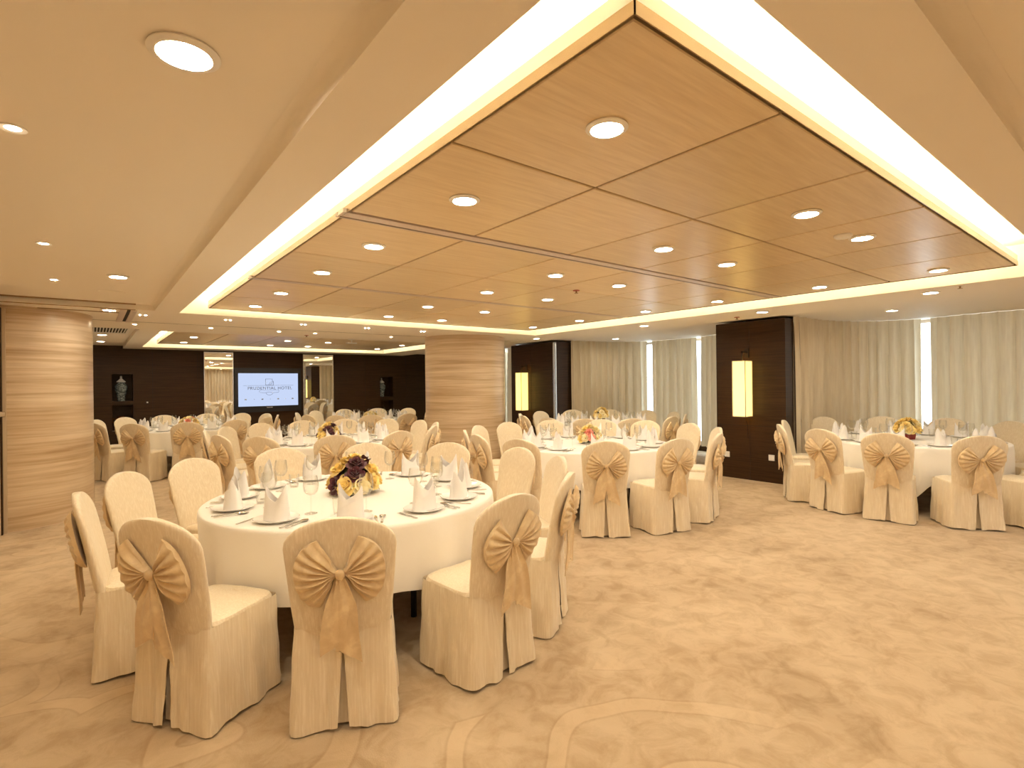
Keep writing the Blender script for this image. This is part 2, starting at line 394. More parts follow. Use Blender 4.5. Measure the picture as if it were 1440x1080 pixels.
curtain([(10.06, 7.555), (10.12, 7.0), (10.1, 6.47)], 'beige curtain hanging between the two bright window gaps behind the bay table')
curtain([(10.06, 6.29), (9.66, 5.55), (9.0, 4.96), (8.2, 4.74)], 'narrow beige curtain showing between the wide bright gap and the sconce wall')
curtain([(8.12, 10.10), (8.5, 10.62), (8.76, 11.2)], 'narrow beige curtain glimpsed beside the round pillar')
curtain([(8.72, 11.34), (9.3, 12.2), (10.1, 13.1), (10.1, 14.6)], 'beige curtain of the last bay, hidden mostly behind the round pillar')

curtain([(3.9, -2.42), (5.0, -2.42), (6.2, -2.42)], 'beige curtain behind the viewpoint, seen in the narrow mirror')
# ------------------------------------------------------------------ things on the far wall
def mirror(x0, x1, label):
    t = thing('wall_mirror', label, 'mirror', ((x0 + x1) / 2, YF, 0), 0, 'tall wall mirrors'); w_ = (x1 - x0) / 2
    part('mirror_glass', B().box(-w_, w_, -.035, -.025, .5, 2.34), M['mirror'], t, False)
    f = B()
    for s in (-1, 1): f.box(min(s * w_, s * (w_ + .02)), max(s * w_, s * (w_ + .02)), -.045, 0, .5, 2.36)
    f.box(-w_, w_, -.045, 0, 2.34, 2.36); f.box(-w_, w_, -.025, 0, .5, 2.34)
    part('mirror_frame', f, M['chrome'], t, False)
mirror(2.15, 2.75, 'tall narrow mirror on the dark wall reflecting curtains')
mirror(4.47, 5.25, 'tall wider mirror on the dark wall reflecting a pale door')
tv = thing('television', 'black wall television showing a pale blue hotel logo screen', 'television', (3.585, YF, 0))
bz = B(); bz.box(-.80, -.72, -.09, 0, .86, 1.98); bz.box(.72, .80, -.09, 0, .86, 1.98); bz.box(-.72, .72, -.09, 0, .86, 1.01); bz.box(-.72, .72, -.09, 0, 1.845, 1.98)
part('bezel', bz, M['black'], tv, False)
sc = part('screen', B().box(-.72, .72, -.075, -.02, 1.01, 1.845), M['screen'], tv, False)
def textmesh(s, size):
    cu = bpy.data.curves.new('lettering', 'FONT'); cu.body = s; cu.size = size; cu.align_x = 'CENTER'; cu.extrude = .001; cu.space_character = 1.12
    o = bpy.data.objects.new('lettering', cu); COL.objects.link(o); bpy.context.view_layer.update()
    me = bpy.data.meshes.new_from_object(o.evaluated_get(bpy.context.evaluated_depsgraph_get())); bpy.data.objects.remove(o); return me
me = textmesh('PRUDENTIAL HOTEL', .105); me.materials.clear(); me.materials.append(M['screenmark'])
o = new('lettering', me, sc); o.rotation_euler = (pi / 2, 0, 0); o.location = (.03, -.078, 1.43)
lg = B(); y = -.077
def stroke(pts, w_=.006):
    P = [Vector((p[0], 0, p[1])) for p in pts]
    for a, b_ in zip(P, P[1:]):
        t_ = (b_ - a).normalized() * w_ / 2; nrm = Vector((-t_.z, 0, t_.x))
        q = [a - t_ + nrm, a - t_ - nrm, b_ + t_ - nrm, b_ + t_ + nrm]
        lg.add([(p.x, y - .001, p.z) for p in q] + [(p.x, y + .002, p.z) for p in q], [(0, 1, 2, 3), (7, 6, 5, 4), (0, 4, 5, 1), (1, 5, 6, 2), (2, 6, 7, 3), (3, 7, 4, 0)])
stroke([(-.60, 1.535), (.60, 1.535)], .005)
stroke([(-.08, 1.545), (-.08, 1.70), (.08, 1.70), (.08, 1.66), (.10, 1.64), (.11, 1.60), (.11, 1.545), (-.08, 1.545)], .007)
stroke([(.0, 1.545)] + [(.11 - .11 * cos(a / 8 * pi / 2), 1.545 + .09 * sin(a / 8 * pi / 2)) for a in range(9)], .006)
stroke([(.04, 1.545)] + [(.11 - .07 * cos(a / 8 * pi / 2), 1.545 + .06 * sin(a / 8 * pi / 2)) for a in range(9)], .006)
stroke([(-.21 + .02 * cos(a), 1.385 + .03 * sin(a)) for a in [pi / 2 + k * pi / 8 for k in range(9)]], .005)
stroke([(-.21, 1.355), (-.10, 1.345), (0, 1.365), (.10, 1.345), (.22, 1.355)], .006); stroke([(-.21, 1.415), (-.1, 1.405), (.1, 1.405), (.22, 1.415)], .004)
stroke([(.22 + .02 * cos(a), 1.385 + .03 * sin(a)) for a in [-pi / 2 + k * pi / 8 for k in range(9)]], .005)
stroke([(.01 + .08 * cos(a), 1.345 + .06 * sin(a)) for a in [pi + k * pi / 10 for k in range(11)]], .006)
part('logo_mark', lg, M['screenmark'], sc, False)
ik = B()
for k, x in enumerate((-.55, -.35, -.16, .03, .22, .40, .58)):
    h = .022 if k % 2 == 0 else .008; ik.box(x - h, x + h, -.078, -.074, 1.185 - h * .7, 1.185 + h * .7)
part('icon_row', ik, M['markpale'], sc, False)
part('maker_badge', B().box(-.06, .08, -.093, -.088, .965, .985), M['chrome'], tv, False)
def jar(x, z, h, label):
    t = thing('ginger_jar', label, 'jar', (x, YF + .13, z), 0, 'lidded jars in the wall niches'); k = h / .58
    part('jar_body', B().lathe([(.0, 0), (.075 * k, 0), (.07 * k, .02 * k), (.085 * k, .12 * k), (.118 * k, .27 * k), (.122 * k, .33 * k), (.10 * k, .39 * k), (.066 * k, .415 * k), (.066 * k, .43 * k), (0, .43 * k)], 32), M['jar'], t)
    part('jar_lid', B().lathe([(0, .431 * k), (.085 * k, .431 * k), (.09 * k, .45 * k), (.055 * k, .48 * k), (.03 * k, .51 * k), (.015 * k, .525 * k), (.026 * k, .55 * k), (.012 * k, .58 * k), (0, .58 * k)], 28), M['jarlid'], t)
jar(.525, 1.217, .565, 'grey lidded ginger jar in the wall niche beside the veneered pillar')
jar(6.77, 1.165, .56, 'grey lidded ginger jar in the niche beyond the wider mirror')
t = thing('glazed_pot', 'small brown glazed pot in the lower niche beneath the grey jar', 'pot', (.52, YF + .13, .55))
part('pot_body', B().lathe([(0, 0), (.07, 0), (.11, .10), (.13, .2), (.11, .28), (.06, .31), (.07, .33), (0, .33)], 28), M['browngloss'], t)
for s in (-1, 1): part('pot_handle', B().tube([(s * .115, 0, .26), (s * .16, 0, .29), (s * .165, 0, .22), (s * .13, 0, .18)], .012), M['browngloss'], t)
t = thing('glass_decanter', 'small clear glass decanter in the lower niche beyond the wider mirror', 'decanter', (6.82, YF + .12, .55))
part('decanter_body', B().lathe([(0, 0), (.08, 0), (.09, .1), (.09, .25), (.03, .33), (.025, .4), (.035, .42), (0, .42)], 24), M['glass'], t)
part('stopper', B().lathe([(0, .42), (.02, .425), (.035, .46), (.02, .5), (0, .505)], 16), M['glass'], t)
tag(new('light_switch', B().box(.985, 1.015, YF - .012, YF - .003, 1.16, 1.19).mesh('light_switch', M['socket'])), 'tiny white button on the dark far wall beside the jar niche', 'switch')
# sconces
def sconce(x, y, z0, z1, w_, label):
    t = thing('wall_sconce', label, 'wall lamp', (x, y, 0), 0, 'paper shade sconces on the dark piers')
    xc = -.15; h = w_ / 2; s = B()
    for q in ((xc - h, xc + h, -h, -h + .004), (xc - h, xc + h, h - .004, h), (xc - h, xc - h + .004, -h, h), (xc + h - .004, xc + h, -h, h)): s.box(*q, z0, z1)
    part('shade', s, M['shade'], t, False)
    fr = B(); e = .005
    for sx in (-1, 1):
        for sy in (-1, 1): fr.box(xc + sx * h - e, xc + sx * h + e, sy * h - e, sy * h + e, z0 - .01, z1 + .01)
    for z in (z0 - .01, z1):
        for q in ((xc - h, xc + h, -h - e, -h + e), (xc - h, xc + h, h - e, h + e), (xc - h - e, xc - h + e, -h, h), (xc + h - e, xc + h + e, -h, h)): fr.box(*q, z, z + .01)
    part('shade_frame', fr, M['stemtape'], t, False)
    br = B(); br.box(-.02, 0, -.03, .03, z1 + .06, z1 + .2); br.box(xc - .01, -.02, -.012, .012, z1 + .13, z1 + .155); br.box(xc - .01, xc + .01, -.012, .012, z1 + .0, z1 + .16)
    part('bracket', br, M['darkgap'], t, False)
    part('cord', B().tube([(xc, 0, z0 + .04), (-.02, 0, z0 - .12), (-.006, 0, z0 - .35)], .004, 6), M['darkgap'], t)
sconce(7.85, 4.15, .98, 1.80, .20, 'tall glowing paper sconce on the dark pier beside the open carpet')
sconce(7.90, 9.45, .90, 1.75, .20, 'glowing paper sconce on the dark pier beside the round pillar')
def socket(y, z, label): tag(new('wall_socket', B().bevbox(-.01, 0, -.043, .043, -.043, .043, .003).mesh('wall_socket', M['socket'], False), None, (7.85, y, z)), label, 'socket', 'white sockets on the dark pier')
socket(3.79, .37, 'white wall socket low on the dark pier beside the corner table chairs')
socket(4.49, .36, 'white wall socket on the dark pier half behind a chair bow')

# ------------------------------------------------------------------ ceiling fittings
ring_me = B().lathe([(.056, .0), (.078, -.001), (.080, -.007), (.070, -.014), (.061, -.014), (.056, -.003)], 40, cap0=False, cap1=False).mesh('trim_ring', M['socket'])
lens_me = B().lathe([(0, -.0025), (.054, -.0025)], 40, cap0=False, cap1=False).mesh('lens', M['lens'])
sring_me = B().lathe([(.022, .0), (.040, -.001), (.041, -.006), (.024, -.004)], 24, cap0=False, cap1=False).mesh('trim_ring', M['socket'])
slens_me = B().lathe([(0, -.0025), (.024, -.0025)], 24, cap0=False, cap1=False).mesh('lens', M['spot'])
def down(x, y, z, label, group, small=False, s=1.0):
    t = thing('spotlight' if small else 'downlight', label, 'ceiling light', (x, y, z), 0, group)
    new('trim_ring', sring_me if small else ring_me, t); new('lens', slens_me if small else lens_me, t); t.scale = (s, s, 1)
COLN = ['first', 'second', 'third', 'last']
RX, RY = [1.525, 3.22, 4.065, 5.83], [1.34, 2.31, 3.44, 4.48, 5.71, 6.80]
for j, y in enumerate(RY):
    for i, x in enumerate(RX):
        down(x, y, ZP, 'round downlight in the front wood raft, %s from left in row %s away' % (ORD[i], ORD[j]), 'downlights in the front wood raft')
for j, y in enumerate((11.6, 13.0)):
    for i, x in enumerate(RX):
        down(x, y, ZP, 'round downlight in the far wood raft, %s from left in its %s row' % (ORD[i], ORD[j]), 'downlights in the far wood raft')
G = 'lights in the plain ceiling along the pillar side'
down(.215, 1.75, ZL, 'large bright downlight closest overhead in the plain cream ceiling', G, s=1.15)
down(-.215, 2.63, ZL, 'small spotlight at the picture edge in the plain cream ceiling', G, True)
down(-.235, 4.60, ZL, 'small spotlight halfway along the plain cream ceiling', G, True)
down(-.245, 6.07, ZL, 'small spotlight beside the last downlight of the plain cream ceiling', G, True)
down(.185, 5.58, ZL, 'downlight at the far end of the plain cream ceiling', G)
down(.165, 7.2 + .3, ZC, 'downlight between the ceiling tracks above the veneered pillar', G)
for k, y in enumerate((10.0, 11.75, 13.4)):
    down(.155, y, ZL, 'downlight near the air vent beyond the veneered pillar, %s going away' % ORD[k], 'lights in the far plain ceiling')
for k, x in enumerate((.48, 1.41, 2.38, 2.95, 4.33)):
    down(x, 9.05, ZC, 'small sparkling spotlight in the beam between rafts, %s from left' % ORD[k], 'sparkling spotlights between the rafts', True)
for k, x in enumerate((.47, 1.40, 2.37, 3.33, 4.30)):
    for e in (0, 1):
        tag(new('pinlight', B().lathe([(0, -.004), (.008, -.004), (.012, 0)], 12, cap1=False).mesh('pinlight', M['lens']), None, (x + e * .055, 7.86, ZC)),
            'tiny pinlight, %s of the %s pair along the beam beyond the cove' % (('left', 'right')[e], ORD[k]), 'ceiling light', 'paired pinlights beyond the cove')
G = 'downlights along the window side ceiling'
for x, y, z, lb in ((6.73, 1.61, ZC, 'downlight in the window side beam nearest the picture edge'), (6.73, 3.35, ZC, 'downlight in the window side beam above the sconce pier'),
                    (6.76, 5.23, ZC, 'downlight in the window side beam before the bay table'), (8.57, 2.48, ZB, 'downlight in the bay ceiling above the corner table'),
                    (8.80, 7.55, ZB, 'downlight in the bay ceiling over the bay table curtains'), (6.83, 7.86, ZC, 'small downlight at the far cove corner beside the round pillar')):
    down(x, y, z, lb, G)
def disc(name, x, y, z, r, m_, label, cat, h=.02): tag(new(name, B().lathe([(r, 0), (r, -h * .5), (r * .8, -h), (0, -h)], 24).mesh(name, m_), None, (x, y, z)), label, cat)
G = 'downlights added for fill in the unseen end of the room'  # unseen lamps, added to fill the near floor and the chair backs
for x in (1.5, 3.4, 5.3, 7.2, 9.1):
    for y in (-.55, -1.75): down(x, y, ZL, 'unseen downlight added for fill light around the viewpoint', G)
for y in (.35, -.9, -2.0): down(.1, y, ZL, 'unseen downlight added for fill light around the viewpoint', G)
disc('smoke_detector', 3.91, 1.40, ZP, .055, M['socket'], 'round pale detector beside a downlight in the front raft', 'detector')
disc('ceiling_speaker', .17, 6.56, ZL, .11, M['paint'], 'flush round speaker cover in the plain ceiling beside the track', 'speaker', .006)
def sprinkler(x, y, z, m_, label):
    t = thing('sprinkler_head', label, 'sprinkler', (x, y, z)); part('cover_plate', B().lathe([(.035, 0), (.035, -.006), (0, -.008)], 20), m_, t)
    part('deflector', B().lathe([(.008, -.006), (.008, -.025), (.02, -.028), (.02, -.031), (0, -.031)], 16), M['bronze'], t)
sprinkler(3.94, 3.90, ZP, M['red'], 'small sprinkler head hanging under the front wood raft')
sprinkler(7.02, 3.85, ZC, M['red'], 'red sprinkler head in the window side beam above the pier')
sprinkler(2.95, 9.5, ZC, M['red'], 'red sprinkler head in the beam between the rafts')
sprinkler(6.5, 1.33, ZC, M['paint'], 'pale sprinkler head in the window side beam by the cove corner')
t = thing('projector_mount', 'small white mount hanging from the ceiling before the screen', 'mount', (3.9, 9.86, ZC), 0)
part('plate', B().lathe([(.06, 0), (.06, -.012), (0, -.012)], 20), M['socket'], t)
part('arm', B().tube([(0, 0, -.01), (0, 0, -.07)], .012), M['socket'], t); part('cradle', B().box(-.09, .09, -.05, .05, -.085, -.068), M['socket'], t, False)
t = thing('air_vent', 'slatted air vent in the far plain ceiling beyond the veneered pillar', 'vent', (.24, 10.75, ZL))
part('vent_frame', B().box(-.22, .22, -.54, -.50, -.012, 0).box(-.22, .22, .50, .54, -.012, 0).box(-.26, -.22, -.54, .54, -.012, 0).box(.22, .26, -.54, .54, -.012, 0), M['socket'], t, False)
part('vent_back', B().box(-.22, .22, -.50, .50, -.002, 0), M['darkgap'], t, False)
sl = B()
for k in range(11): sl.box(-.21 + k * .04, -.195 + k * .04, -.50, .50, -.012, -.003)
part('vent_slats', sl, M['socket'], t, False)

# ------------------------------------------------------------------ chair
def wprof(z):
    if z < .45: return .205
    if z < .80: return .205 + .030 * ((z - .45) / .35) ** .8
    return .235 * sqrt(max(0.0, 1 - ((z - .80) / .13) ** 2.05)) if z < .93 else 0
YB = -.215
def lean(z): return YB + .028 - .105 * max(0, (z - .43) / .5) ** 1.15
def chair_meshes(seed):
    r = random.Random(seed); out = {}
    # backrest
    zs = [.40, .45, .52, .60, .68, .75, .80, .83, .855, .88, .897, .910, .919, .925, .928]
    rs = []
    for z in zs:
        w_ = max(.02, wprof(z)); t_ = .029 - .010 * max(0, (z - .5) / .43) ** 2; t_ = min(t_, w_)
        row = []
        for j in range(36):
            a = 2 * pi * j / 36; ca, sa = cos(a), sin(a)
            x = w_ * (1 if ca > 0 else -1) * abs(ca) ** .55; y_ = t_ * (1 if sa > 0 else -1) * abs(sa) ** .8
            y_ -= .018 * (1 - (x / .24) ** 2) * (z > .42)          # bellied back
            row.append((x, lean(z) + y_, z))
        rs.append(row)
    out['backrest'] = B().rings(rs).mesh('backrest', M['chair'])
    # seat cushion
    rs = []
    for z, e in ((.415, -.004), (.44, .002), (.456, -.006), (.466, -.03), (.472, -.09)):
        row = []
        for j in range(40):
            a = 2 * pi * j / 40; ca, sa = cos(a), sin(a)
            x = (1 if ca > 0 else -1) * abs(ca) ** .35; y_ = (1 if sa > 0 else -1) * abs(sa) ** .35
            w_ = .205 + e - .008 * y_
            row.append((x * w_, .015 + y_ * (.205 + e), z + .004 * sin(5 * x + seed) * (e < -.02)))
        rs.append(row)
    out['seat'] = B().rings(rs).mesh('seat', M['chair'])
    # skirt: loop from one side of the rear pleat round to the other
    n_ = 92; ph = [r.uniform(0, 6.28) for _ in range(6)]
    def loop(z):
        f_ = 1 - z / .44; row = []
        hw, yf, yr = .209 + .022 * f_, .222 + .008 * f_, YB - .004 - .020 * f_
        gap = .026 * max(0, (f_ - .06) / .94) ** 1.1
        for j in range(n_ + 1):
            a = -pi / 2 + 2 * pi * j / n_; ca, sa = cos(a), sin(a)
            # squarish loop through both corners
            k = max(abs(ca), abs(sa)); q = .22 * .5
            x, y_ = ca / k, sa / k
            c_ = min(abs(x), abs(y_)); sh = 1 - .030 * max(0, (c_ - .75) / .25) ** 2
            x *= sh; y_ *= sh
            px = x * (hw - .010 * (y_ > 0) * y_); py = y_ * (yf if y_ > 0 else -yr)
            rip = f_ * (.007 * sin(7 * a + ph[0]) + .005 * sin(13 * a + ph[1]) + .003 * sin(23 * a + ph[2] + 6 * z)) + .0025 * sin(17 * a + 30 * z + ph[3])
            d_ = Vector((x, y_)); d_.normalize(); px += d_.x * rip; py += d_.y * rip
            if y_ < -.9 and abs(px) < .10:
                s_ = 1 if j <= n_ // 2 else -1
                px = s_ * max(abs(px), gap) if j in (0, n_) else px + s_ * gap * (1 - abs(px) / .10)
            row.append((px, py, z + (.006 * sin(5 * a + ph[4]) if z < .02 else 0)))
        return row
    zs = [.445, .42, .37, .31, .25, .19, .13, .07, .012]
    L_ = [loop(z) for z in zs]; sk = B().grid(L_)
    inner = [[(x, YB + .03 - .012 * (1 - z / .44), z) for x in (-.06, -.02, .02, .06)] for z in (.43, .25, .014)]
    sk.grid(inner); out['skirt'] = sk.mesh('skirt', M['chair'])
    # bow
    z0 = .700; tilt = .105 * 1.15 / .5 * ((z0 - .43) / .5) ** .15
    ey, ez = Vector((0, -1, tilt)).normalized(), Vector((0, tilt, 1)).normalized() ; ez = Vector((0, -tilt, 1)).normalized(); ey = Vector((0, -1, -tilt)).normalized()
    base = Vector((0, lean(z0) - .047, z0)); rot = r.uniform(-.10, .10)
    def P(x, z, d): 
        xx, zz = x * cos(rot) - z * sin(rot), x * sin(rot) + z * cos(rot)
        return base + Vector((1, 0, 0)) * xx + ez * zz + ey * d
    bw = B(); NP = r.choice((7, 8))
    for s in (-1, 1):
        a0, a1 = radians(56 + r.uniform(-4, 6)), radians(-56 + r.uniform(-6, 4)); F_, K = [], []
        for i in range(57):
            u = i / 56; a = a0 + (a1 - a0) * u; R_w = .180 + .012 * cos(2 * a) + .006 * sin(9 * u + seed)
            fr, bk = [], []
            for q in range(9):
                t_ = q / 8; rr = .010 + (R_w - .010) * t_
                pl = .5 + .5 * cos(2 * pi * NP * u + .6 * seed)
                dep = .010 + .034 * sin(pi * min(1, t_ * .62 + .12)) * (1 - .25 * t_) + .026 * (pl ** .7 - .5) * (1 - .45 * max(0, t_ - .6) / .4) * min(1, t_ * 2.2) * (1 - .35 * t_)
                if t_ == 1: dep *= .72
                edge_ = min(1, min(u, 1 - u) * 7); dep = .006 + (dep - .006) * (edge_ ** .6)
                pin = 1 - .70 * (1 - min(1, t_ * 2.4)) ** 1.5
                ap = a * pin; fr.append(P(s * rr * cos(ap), rr * sin(ap), dep)); bk.append(P(s * rr * cos(ap), rr * sin(ap), .003))
            F_.append(fr + [bk[-1], bk[0]])
        if s < 0: F_ = F_[::-1]
        bw.rings([list(c_) for c_ in F_])
    out['bow'] = bw.mesh('bow', M['bow'])
    kn = B(); rs = []
    for i in range(9):
        t_ = -1 + 2 * i / 8; rr = sqrt(max(0.02, 1 - t_ * t_)); rs.append([P(.021 * rr * cos(a), .024 * t_, .030 + .017 * rr * sin(a)) for a in [2 * pi * j / 14 for j in range(14)]])
    out['knot'] = kn.rings(rs).mesh('knot', M['bow'])
    for k, s in enumerate((-1, 1)):
        ang = radians(9 + r.uniform(-4, 5)) * s; ln = r.uniform(.30, .36); tl = B(); G_ = []
        for i in range(15):
            t_ = i / 14; wd = .016 + .036 * min(1, t_ * 2.6); row = []
            for j in range(7):
                q = -1 + 2 * j / 6; cut = .030 * q * (1 if k else -1) * (t_ > .93)
                px = q * wd + sin(ang) * ln * t_ + .004 * sin(6 * t_ + seed); pz = -.012 - cos(ang) * ln * t_ - cut
                dep = .016 + .006 * k + .007 * cos(q * 5 + k) * (1 - .5 * t_) + .010 * sin(3.2 * t_ + k)
                p_ = base + Vector((px, 0, 0)) + Vector((0, 0, 1)) * pz; ybk = lean(max(.43, p_.z)) - .049 if p_.z > .40 else YB - .032 - .012 * (1 - p_.z / .44)
                row.append((p_.x, min(ybk, p_.y) - dep + .008, p_.z))
            G_.append(row)
        back = [[(x, y_ + .004, z) for x, y_, z in row] for row in G_]
        tl.rings([a + b_[::-1] for a, b_ in zip(G_, back)])
        out['tail%d' % k] = tl.mesh('tail', M['bow'])
    return out
VARS = [chair_meshes(k) for k in range(5)]
def chair(x, y, rz, label, group, k):
    t = thing('covered_chair', label, 'chair', (x, y, 0), rz, group); v_ = VARS[k % 5]; t.scale = (1, 1, 1.018)
    for nm in ('backrest', 'seat', 'skirt'): new(nm, v_[nm], t)
    bo = new('bow', v_['bow'], t)
    new('knot', v_['knot'], bo); new('tail', v_['tail0'], bo); new('tail', v_['tail1'], bo)

# ------------------------------------------------------------------ tableware meshes
def napkin_mesh(seed):
    r = random.Random(seed); G_ = []; n_ = 36; b = B()
    off = r.uniform(-.2, .2)
    for lay, sc_ in ((0, 1.0), (1, .93)):
        for i in range(9):
            t_ = i / 8; row = []
            for j in range(n_):
                a = 2 * pi * j / n_; ca, sa = cos(a), sin(a)
                hh = .105 + .088 * abs(1 - 2 * (((a + off) / pi) % 1.0)) - .010 * sin(a + 1)
                z = hh * t_; sq = 1 - .45 * t_ ** 1.3
                x = .073 * sc_ * (1 if ca > 0 else -1) * abs(ca) ** .8 * (1 - .10 * t_); y_ = .052 * sc_ * (1 if sa > 0 else -1) * abs(sa) ** .8 * sq
                row.append((x, y_, z + .0012))
            G_.append(row)
        if lay == 0: outer = G_; G_ = []
    inner = G_[::-1]
    b.rings(outer + inner, True, False, False)
    # diagonal wrap fold across the front
    fl = []
    for i in range(7):
        t_ = i / 6; row = []
        for j in range(9):
            a = -pi * .95 + pi * .9 * j / 8; q = j / 8
            z = t_ * (.05 + .085 * q); ca, sa = cos(a), sin(a)
            row.append((.0765 * (1 if ca > 0 else -1) * abs(ca) ** .8 * (1 - .06 * t_), .056 * (-1) * abs(sa) ** .8 * (1 - .15 * t_), z + .0012))
        fl.append(row)
    b.grid(fl)
    return b.mesh('napkin', M['napkin'])
NAP = [napkin_mesh(k) for k in range(4)]
plate_me = B().lathe([(0, .006), (.075, .006), (.085, .009), (.120, .020), (.122, .018), (.09, .003), (.07, 0), (0, 0)], 40).mesh('plate', M['china'])
wine_me = dict(
    bowl=B().lathe([(.004, .098), (.022, .104), (.036, .122), (.041, .150), (.037, .185), (.033, .205), (.0318, .205), (.0355, .185), (.0395, .150), (.034, .124), (.02, .107), (0, .101)], 24, cap0=False, cap1=False).mesh('bowl', M['glass']),
    stem=B().lathe([(.034, 0), (.034, .002), (.012, .006), (.004, .012), (.0035, .09), (.006, .099)], 16).mesh('stem', M['glass']))
tum_me = B().lathe([(0, 0), (.028, 0), (.036, .095), (.0345, .095), (.027, .008), (0, .006)], 22, cap0=False, cap1=False).mesh('tumbler', M['glass'])
def cutlery(kind):
    b = B(); L_ = .19
    def prof(st):
        rs = []
        for y_, w_, z, h in st: rs.append([(-w_, y_, z), (w_, y_, z), (w_, y_, z + h), (-w_, y_, z + h)])
        b.rings(rs)
    prof([(-.095, .004, .001, .003), (-.09, .007, .001, .004), (-.05, .006, .001, .004), (.0, .0035, .003, .004), (.025, .004, .005, .003)])
    if kind == 'fork':
        prof([(.025, .004, .005, .003), (.04, .011, .003, .002), (.055, .012, .002, .002)])
        for x in (-.010, -.0035, .0035, .010): b.box(x - .0014, x + .0014, .055, .095, .002, .004)
    elif kind == 'spoon':
        rs = []
        for i in range(9):
            t_ = i / 8; w_ = max(.002, .019 * sin(pi * (.08 + .86 * t_))); y_ = .025 + .062 * t_
            rs.append([(w_ * c, y_, .0015 + .006 * (c * c) + .003 * (1 - t_)) for c in (-1, -.5, 0, .5, 1)] + [(w_ * c, y_, .003 + .006 * (c * c) + .003 * (1 - t_)) for c in (1, .5, 0, -.5, -1)])
        b.rings(rs)
    else:
        prof([(.025, .004, .004, .003), (.03, .009, .002, .002), (.09, .008, .001, .0015), (.105, .002, .001, .0015)])
    return b.mesh(kind, M['silver'])
CUT = {k: cutlery(k) for k in ('fork', 'spoon', 'knife')}

# roses
def rose_mesh(m_, seed):
    r = random.Random(seed); b = B()
    for ringi, (n_, rad, h, op, wd) in enumerate(((3, .007, .036, .15, .018), (4, .014, .036, .35, .024), (5, .022, .032, .65, .030), (6, .030, .022, 1.05, .034))):
        for k in range(n_):
            a = 2 * pi * k / n_ + ringi * .7 + r.uniform(-.15, .15); ca, sa = cos(a), sin(a); G_ = []
            for i in range(6):
                t_ = i / 5; row = []
                for j in range(7):
                    q = -1 + 2 * j / 6; w_ = wd * sin(pi * (.22 + .60 * t_)); curl = .010 * t_ ** 3 * op
                    rr = rad * (.35 + .65 * t_ ** .6) + op * .016 * t_ * t_ + curl - .35 * wd * q * q * .55
                    tx = q * w_; z = h * (t_ ** (1 + .25 * op)) * (1 - .22 * q * q) - curl * .6 - .012 * (ringi == 3)
                    row.append((rr * ca - tx * sa, rr * sa + tx * ca, z + .012))
                G_.append(row)
            b.grid(G_)
    b.lathe([(0, 0), (.012, .002), (.018, .012), (.012, .03), (0, .034)], 12)
    return b.mesh('rose', m_)
ROSE = {k: [rose_mesh(M[k], s) for s in range(2)] for k in ('yellow', 'burgundy', 'paleyellow', 'pink')}
leaf_me = B().grid([[(q * .016 * sin(pi * (.05 + .9 * i / 6)), .06 * i / 6, .012 * sin(pi * i / 6) - .006 * abs(q)) for q in (-1, -.5, 0, .5, 1)] for i in range(7)]).mesh('leaf', M['leaf'])
def bouquet(x, y, z, kinds, rad, hgt, label, base, seed, lift=0.0):
    r = random.Random(seed); t = thing('flower_centerpiece', label, 'flowers', (x, y, z), r.uniform(0, 1.5), 'table flower arrangements')
    if base == 'dish':
        part('dish', B().lathe([(0, .004), (rad * .8, .004), (rad * 1.05, .016), (rad * 1.06, .013), (rad * .8, 0), (0, 0)], 4), M['china'], t)
        z0 = .02
    elif base == 'box':
        part('vase', B().bevbox(-.055, .055, -.055, .055, 0, .10, .006), M['stemtape'], t, False); z0 = .10
    else:
        part('vase', B().lathe([(0, 0), (.075, 0), (.085, .05), (.08, .075), (0, .075)], 4), M['vase'], t, False); z0 = .07
    part('foliage_base', B().lathe([(rad * .62, z0), (rad * .75, z0 + hgt * .25), (rad * .6, z0 + hgt * .55), (rad * .25, z0 + hgt * .74), (0, z0 + hgt * .78)], 18), M['moss'], t)
    spots = [(0, 0)] + [(.95, k * pi * 2 / 5 + .3) for k in range(5)] + [(1.0 + .42, k * pi * 2 / 10) for k in range(10)] + [(.5, k * pi * 2 / 3) for k in range(3)]
    for i, (th, a) in enumerate(spots):
        th += r.uniform(-.08, .08); a += r.uniform(-.1, .1)
        px, py, pz = rad * .82 * sin(th) * cos(a), rad * .82 * sin(th) * sin(a), z0 + .034 + hgt * .72 * max(.04, cos(th))
        kd = kinds[i % len(kinds)]; o = new('rose', ROSE[kd][i % 2], t, (px, py, pz)); o.rotation_euler = (0, 0, r.uniform(0, 6)); s_ = rad / .13 * r.uniform(1.02, 1.18)
        q = Vector((sin(th) * cos(a), sin(th) * sin(a), cos(th) + .25)).to_track_quat('Z', 'Y'); o.rotation_mode = 'QUATERNION'; o.rotation_quaternion = q; o.scale = (s_, s_, s_)
    for k in range(8):
        a = k * pi / 4 + .2; o = new('leaf', leaf_me, t, (rad * .72 * cos(a), rad * .72 * sin(a), z0 + .03)); o.rotation_euler = (r.uniform(-.1, .6), 0, a - pi / 2)

